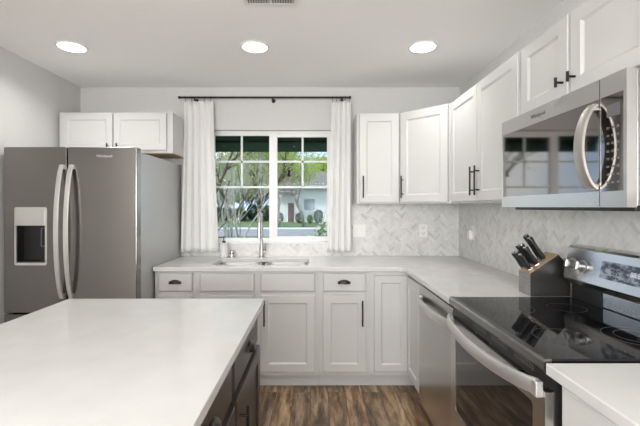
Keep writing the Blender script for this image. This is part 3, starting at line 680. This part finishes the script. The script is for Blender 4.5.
# ------------------------------------------------------------------ curtains and rod
def curtain(xt0, xt1, xb0, xb1, folds, seed, label, rod_y=3.40):
    rnd = random.Random(seed); t = thing('curtain', label, 'curtain', ((xt0+xt1)/2, rod_y, .958), 'window curtains')
    zt, zb = 2.295, .958; N = folds*12; rows = 30; ph = [rnd.uniform(.75, 1.25) for _ in range(folds+1)]
    def P(i, j, side):
        s = i/N; q = j/rows; z = zt+(zb-zt)*q; x0 = xt0+(xb0-xt0)*q**1.2; x1 = xt1+(xb1-xt1)*q**1.2
        k = ph[min(int(s*folds), folds)]
        y = rod_y + .015*k*math.sin(2*PI*folds*s)*(.75+.25*q) + .004*math.sin(5*q+s*9)
        return Vector((x0+(x1-x0)*s+.006*math.sin(4*PI*folds*s)+.003*math.sin(3*q+seed), y+side*.0012, z))
    bm = nb(); F_ = [[bm.verts.new(P(i, j, -1)) for i in range(N+1)] for j in range(rows+1)]; B_ = [[bm.verts.new(P(i, j, 1)) for i in range(N+1)] for j in range(rows+1)]
    for j in range(rows):
        for i in range(N):
            bm.faces.new((F_[j][i], F_[j][i+1], F_[j+1][i+1], F_[j+1][i])); bm.faces.new((B_[j][i], B_[j+1][i], B_[j+1][i+1], B_[j][i+1]))
        bm.faces.new((F_[j][0], F_[j+1][0], B_[j+1][0], B_[j][0])); bm.faces.new((F_[j][N], B_[j][N], B_[j+1][N], F_[j+1][N]))
    for i in range(N):
        bm.faces.new((F_[0][i], B_[0][i], B_[0][i+1], F_[0][i+1])); bm.faces.new((F_[rows][i], F_[rows][i+1], B_[rows][i+1], B_[rows][i]))
    obj('panel', bm, M['fabric'], t, smooth=True)
    for k in range(5):
        x = xt0+(xt1-xt0)*(k+.25)/4.6
        bm = nb(); tube(bm, [(x, rod_y+.0135*math.cos(a), 2.330+.0135*math.sin(a)) for a in [2*PI*q/16 for q in range(17)]], .0016, 6, False)
        tube(bm, [(x, rod_y, 2.3175), (x, rod_y, 2.290)], .0018, 6); obj('curtain_ring', bm, M['black_metal'], t, smooth=True)
    return t
curtain(-1.165, -.905, -1.188, -.853, 5, 1, 'white gathered curtain left of the window')
curtain(.145, .318, .108, .330, 4, 2, 'white gathered curtain right of the window')
t = thing('curtain_rod', 'black metal curtain rod above the window', 'curtain rod', (-.45, 3.40, 2.33))
obj('rod', tube(nb(), [(-1.20, 3.40, 2.330), (.305, 3.40, 2.330)], .0085, 12), M['black_metal'], t, smooth='auto')
for x in (-1.205, .31): obj('finial', lathe(nb(), (x-.004 if x < 0 else x-.004, 3.40, 2.330), [(.010, -.004), (.012, 0), (.012, .010), (.010, .014)], (1, 0, 0), 16), M['black_metal'], t, smooth='auto')
for x in (-1.07, -.375, .24):
    bm = nb(); tube(bm, [(x, 3.40, 2.316), (x, 3.462, 2.316)], .005, 8); lathe(bm, (x, 3.469, 2.316), [(.018, 0), (.018, -.006), (.012, -.009)], (0, 1, 0), 16); tube(bm, [(x, 3.40, 2.300), (x, 3.40, 2.322)], .006, 8)
    obj('bracket', bm, M['black_metal'], t, smooth='auto')

# ------------------------------------------------------------------ outlets
def wallplate(fr, u, v, kind, label, cat):
    t = thing('wall_outlet' if kind == 'o' else 'light_switch', label, cat, fr.p(u, v, .009))
    hw = .036 if kind == 'o' else .058
    obj('plate', fbox(nb(), fr, u-hw, u+hw, v-.058, v+.058, .0086, .0145, .002), M['plastic_white'], t)
    if kind == 'o':
        for dv in (-.026, .026):
            bm = nb(); plate(bm, rrect(u-.017, u+.017, v+dv-.017, v+dv+.017, .009, 4), [], lambda a, b, c: fr.p(a, b, .0144+c), .002); s = obj('socket', bm, M['plastic_white'], t)
            bm = nb(); fbox(bm, fr, u-.009, u-.006, v+dv-.002, v+dv+.009, .0162, .0168); fbox(bm, fr, u+.006, u+.009, v+dv-.002, v+dv+.009, .0162, .0168); fbox(bm, fr, u-.003, u+.003, v+dv-.012, v+dv-.007, .0162, .0168); obj('slots', bm, M['gap'], s)
    else:
        for du in (-.023, .023):
            s = obj('rocker', fbox(nb(), fr, u+du-.016, u+du+.016, v-.034, v+.034, .0144, .0175, .001), M['plastic_white'], t)
            obj('toggle', fbox(nb(), fr, u+du-.005, u+du+.005, v-.012, v+.012, .0174, .024, .001), M['plastic_white'], s)
    return t
fbk = Fr((0, YB, 0), (1, 0, 0), (0, -1, 0)); frt = Fr((XR, 0, 0), (0, -1, 0), (-1, 0, 0))
wallplate(fbk, .400, 1.144, 's', 'white double light switch plate beside the right curtain', 'light switch')
wallplate(fbk, .978, 1.144, 'o', 'white duplex wall outlet on the back wall under the corner cabinet', 'outlet')
wallplate(frt, -3.16, 1.144, 'o', 'white wall outlet on the right wall near the corner', 'outlet')
t = thing('plug_in_freshener', 'small white plug-in device in the right wall outlet', 'plug', (XR-.017, 3.16, 1.10))
obj('housing', fbox(nb(), frt, -3.16-.024, -3.16+.024, 1.09, 1.158, .0170, .048, .006), M['plastic_white'], t)
obj('vent_cap', fbox(nb(), frt, -3.16-.015, -3.16+.015, 1.158, 1.168, .022, .042, .003), M['plastic_white'], t)

# ------------------------------------------------------------------ outdoors
G = -.30
struct('ground', box(nb(), -80, 80, 3.9, 120, G-.2, G), M['grass'], 'green lawn outside the window')
struct('ground', box(nb(), -80, 80, -60, 3.88, G-.21, G-.01), M['grass'], 'lawn around the house')
tag(obj('road', box(nb(), -80, 80, 21.5, 28.3, G, G+.02), M['road']), 'grey asphalt street seen through the window', 'road')
tag(obj('kerb', box(nb(), -80, 80, 28.3, 28.6, G, G+.12, .02), M['siding']), 'pale kerb along the far side of the street', 'kerb')
tag(obj('garden_bed', box(nb(), -6, 6, 3.9, 9.2, G, G+.03, .01), M['soil']), 'dark soil garden bed below the window', 'garden bed')
def leaf(bm, p, s, rnd):
    a = Vector((rnd.gauss(0, 1), rnd.gauss(0, 1), rnd.gauss(0, 1))).normalized(); b = a.cross(Vector((rnd.gauss(0, 1), rnd.gauss(0, 1), rnd.gauss(0, 1)))).normalized()
    vs = [bm.verts.new(p + a*x*s + b*y*s) for x, y in ((-.5, 0), (0, .28), (.5, 0), (0, -.28))]; bm.faces.new(vs)
def tree(x, y, h, r0, label, bark, leafmat, leafs, leafsize, seed, spread=.55, stems=1, depth=4, lean=(0, 0), name='tree', first=.32):
    rnd = random.Random(seed); t = thing(name, label, 'tree', (x, y, G)); bw = nb(); bl = nb(); tips = []
    def br(p, d, L, r, k):
        n = 4; pts = [p]; q = p.copy(); dd = d.copy()
        for i in range(n):
            dd = (dd + Vector((rnd.gauss(0, .12), rnd.gauss(0, .12), rnd.gauss(.03, .06)))).normalized(); q = q + dd*L/n; pts.append(q.copy())
        tube(bw, pts, [r*(1-.45*i/n) for i in range(n+1)], 6 if k < 2 else 4)
        if k >= 2: tips.extend(pts[1:])
        if k < depth:
            for j in range(3 if k else 4):
                s = rnd.uniform(.45, 1); pi = pts[max(1, int(s*n))]
                ax = Vector((rnd.gauss(0, 1), rnd.gauss(0, 1), rnd.uniform(-.1, .5))).normalized()
                br(pi, (dd*(1-spread*.5)+ax*spread).normalized(), L*rnd.uniform(.6, .78), r*.5, k+1)
    for s in range(stems):
        ang = 2*PI*s/stems+.4; off = Vector((math.cos(ang), math.sin(ang)*.6, 0))*(r0*1.6 if stems > 1 else 0)
        d = Vector((lean[0], lean[1], 1)) + (off.normalized()*.32 if stems > 1 else Vector((0, 0, 0)))
        br(Vector((x, y, G))+off, d.normalized(), h*first, r0, 0)
    for i in range(leafs):
        p = rnd.choice(tips); leaf(bl, p+Vector((rnd.gauss(0, 1), rnd.gauss(0, 1), rnd.gauss(0, 1)))*h*.03, leafsize*rnd.uniform(.6, 1.3), rnd)
    obj('trunk', bw, bark, t, smooth=True); o = obj('foliage', bl, leafmat, t); return t
def shrub(x, y, rx, rz, label, lm, n, ls, seed, name='shrub', z=G, flowers=False):
    rnd = random.Random(seed); z = z+.031 if y < 9 else z; t = thing(name, label, 'shrub', (x, y, z)); bm = nb(); bw = nb()
    for i in range(n):
        v = Vector((rnd.gauss(0, 1), rnd.gauss(0, 1), rnd.gauss(0, 1))).normalized(); k = rnd.uniform(.75, 1.02)
        leaf(bm, Vector((x+v.x*rx*k, y+v.y*rx*k, z+rz*.55+v.z*rz*.5*k)), ls*rnd.uniform(.6, 1.3), rnd)
    for i in range(9):
        a = rnd.uniform(0, 2*PI); tube(bw, [(x, y, z), (x+math.cos(a)*rx*.5, y+math.sin(a)*rx*.5, z+rz*.8)], [.02, .008], 5)
    obj('stems', bw, M['bark'], t); obj('foliage', bm, lm, t)
    if flowers:
        bf = nb()
        for i in range(n//5):
            v = Vector((rnd.gauss(0, 1), rnd.gauss(0, 1), abs(rnd.gauss(0, 1)))).normalized(); leaf(bf, Vector((x+v.x*rx, y+v.y*rx, z+rz*.55+v.z*rz*.5)), ls*.8, rnd)
        obj('flowers', bf, M['flower'], t)
    return t
def wx(px, D): return (px-315)*D/F
tree(wx(234, 12), 12, 6.0, .034, 'multi-stemmed pale birch just outside the left window pane', M['bark_white'], M['leaf_lime'], 700, .06, 3, .40, 6, 4, (0, 0), 'birch_tree', .40)
tree(wx(208, 9.5), 9.5, 6.0, .07, 'dark-branched tree leaning in from the left of the window', M['bark'], M['leaf_lime'], 1500, .08, 11, .55, 1, 4, (.25, 0), 'tree', .42)
tree(wx(261, 15), 15, 9, .12, 'brown-trunked tree behind the faucet seen through the window', M['bark'], M['leaf_lime'], 5000, .10, 7, .55, 1, 4, (0, 0), 'tree', .36)
tree(wx(304, 32), 32, 12, .17, 'street tree in front of the white house', M['bark_grey'], M['leaf_lime'], 8000, .15, 5, .6, 1, 4, (0, 0), 'tree', .34)
tree(wx(279, 30.5), 30.5, 8.5, .13, 'reddish budding tree left of the white house door', M['bark_grey'], M['leaf_rust'], 3000, .14, 15, .6, 1, 4, (0, 0), 'tree', .36)
bgt = [(228, 64, 10, 'leaf_rust', 'low brownish budding tree far behind the birch'), (250, 66, 11, 'leaf_rust', 'low brownish tree far behind the brown trunk'), (322, 54, 17, 'leaf_lime', 'lime-green tree just behind the right end of the white house'), (222, 50, 15, 'leaf_mid', 'green tree far behind the birch'), (245, 46, 13, 'leaf_pale', 'pale tree far behind the left window pane'), (262, 55, 17, 'leaf_lime', 'yellow-green tree far behind the window mullion'),
       (285, 60, 18, 'leaf_lime', 'tall yellow-green tree behind the white house roof'), (318, 62, 17, 'leaf_pale', 'pale tree farther behind the right end of the white house'), (205, 58, 16, 'leaf_lime', 'lime-green tree far to the left of the window'), (345, 58, 16, 'leaf_mid', 'green tree far to the right of the window')]
for i, (px, D, h, lm, lb) in enumerate(bgt): tree(wx(px, D), D, h, .2, lb, M['bark_grey'], M[lm], 11000, .34, 30+i, .65, 1, 4, (0, 0), 'tree', .3)
hl = [(214, 44, .75, 1.7, 'leftmost dark hedge bush across the street'), (227, 45, .75, 1.6, 'second dark hedge bush across the street'), (240, 44, .75, 1.5, 'dark hedge bush behind the birch stems'), (253, 45, .75, 1.9, 'dark hedge bush left of the brown trunk'), (266, 44, .72, 1.8, 'dark hedge bush beside the window mullion')]
for i, (px, D, a, b, lb) in enumerate(hl): shrub(wx(px, D), D, a, b, lb, M['leaf_dark'], 1500, .22, 50+i)
for i, (px, a, b, lb) in enumerate(((299.5, .42, 1.05, 'round clipped bush under the house window'), (310, .3, .85, 'small clipped bush behind the street tree'), (318.5, .5, 1.35, 'large round bush at the right corner of the house'), (278.5, .5, 1.1, 'dark bush beside the house porch'))):
    shrub(wx(px, 38), 38, a, b, lb, M['leaf_dark'] if i != 1 else M['leaf_mid'], 900, .12, 60+i)
for i, (px, D, a, b, lm, lb) in enumerate(((240.5, 8, .2, .78, 'leaf_dark', 'low green shrub outside, right of the birch'), (252, 8.6, .19, .76, 'leaf_mid', 'low light green shrub outside, left of the faucet'), (222, 8, .19, .75, 'leaf_dark', 'low shrub outside behind the soap bottle'))):
    shrub(wx(px, D), D, a, b, lb, M[lm], 700, .06, 70+i)
shrub(wx(323, 5), 5.0, .20, 1.36, 'leafy flowering shrub close outside the lower right pane', M['leaf_mid'], 700, .06, 80, flowers=True)
shrub(wx(308, 5), 5.45, .14, 1.2, 'smaller leafy shrub just left of the flowering shrub', M['leaf_pale'], 400, .05, 81)
# house across the street
hs = thing('house', 'white house with a dark door across the street', 'house', (0, 44, G))
hx0, hx1, hy = -4.3, 4.2, 42
obj('walls', box(nb(), hx0, hx1, hy, 50, G, 3.4), M['siding'], hs)
bm = nb(); poly_prism(bm, [(hy-.9, 3.35), (46, 5.6), (50.8, 3.35)], lambda u, v, w: Vector((hx0-.6+w, u, v)), hx1-hx0+1.2); obj('roof', bm, M['roof'], hs)
dpp = obj('front_door', box(nb(), wx(288, 42), wx(294, 42), hy-.06, hy-.002, G, G+2.1), mat('dark_door', (.16, .09, .08), .5), hs)
obj('door_frame', box(nb(), wx(287, 42), wx(295, 42), hy-.04, hy-.001, G, G+2.2), M['trim'], hs)
wf = obj('window', box(nb(), wx(303, 42), wx(316, 42), hy-.08, hy-.001, .95, 2.35), M['trim'], hs); obj('pane', box(nb(), wx(304, 42), wx(315, 42), hy-.09, hy-.081, 1.05, 2.25), mat('far_glass', (.30, .34, .40), .1), wf)
for px in (281, 297): obj('porch_post', box(nb(), wx(px, 40.8)-.08, wx(px, 40.8)+.08, 40.7, 40.86, G, 2.7), M['trim'], hs)
bm = nb(); box(bm, wx(279, 42), wx(299, 42), 40.5, hy-.001, 2.7, 2.95); obj('porch_roof', bm, M['roof'], hs)
# awning and hanging bell
aw = thing('awning', 'dark green awning over the outside of the window', 'awning', (-.4, 4.0, 1.97))
def ap(u, v, w): return Vector((-1.35+w, u, v))
bm = nb(); poly_prism(bm, [(3.672, 2.43), (4.30, 2.10), (4.30, 1.975), (4.292, 1.975), (4.292, 2.094), (3.672, 2.42)], ap, 1.9); obj('canopy', bm, M['awning'], aw)
bm = nb()
for x in (-1.33, .53): tube(bm, [(x, 3.672, 2.03), (x, 4.275, 2.08)], .012, 8)
tube(bm, [(-1.33, 4.275, 2.085), (.53, 4.275, 2.085)], .008, 8); obj('awning_frame', bm, M['black_metal'], aw, smooth='auto')
bx_ = wx(289, 4.2)
t = thing('wind_bell', 'small dark bell hanging outside the right window', 'wind bell', (bx_, 4.2, 1.69))
bm = nb(); lathe(bm, (bx_, 4.2, 1.69), [(.022, 0), (.019, .012), (.013, .03), (.012, .06), (.006, .075), (0, .078)], n=16); obj('bell', bm, M['black_metal'], t, smooth='auto')
bm = nb(); tube(bm, [(bx_, 4.2, 1.765), (bx_, 4.2, 2.14)], .0012, 5); obj('cord', bm, M['black_metal'], t)
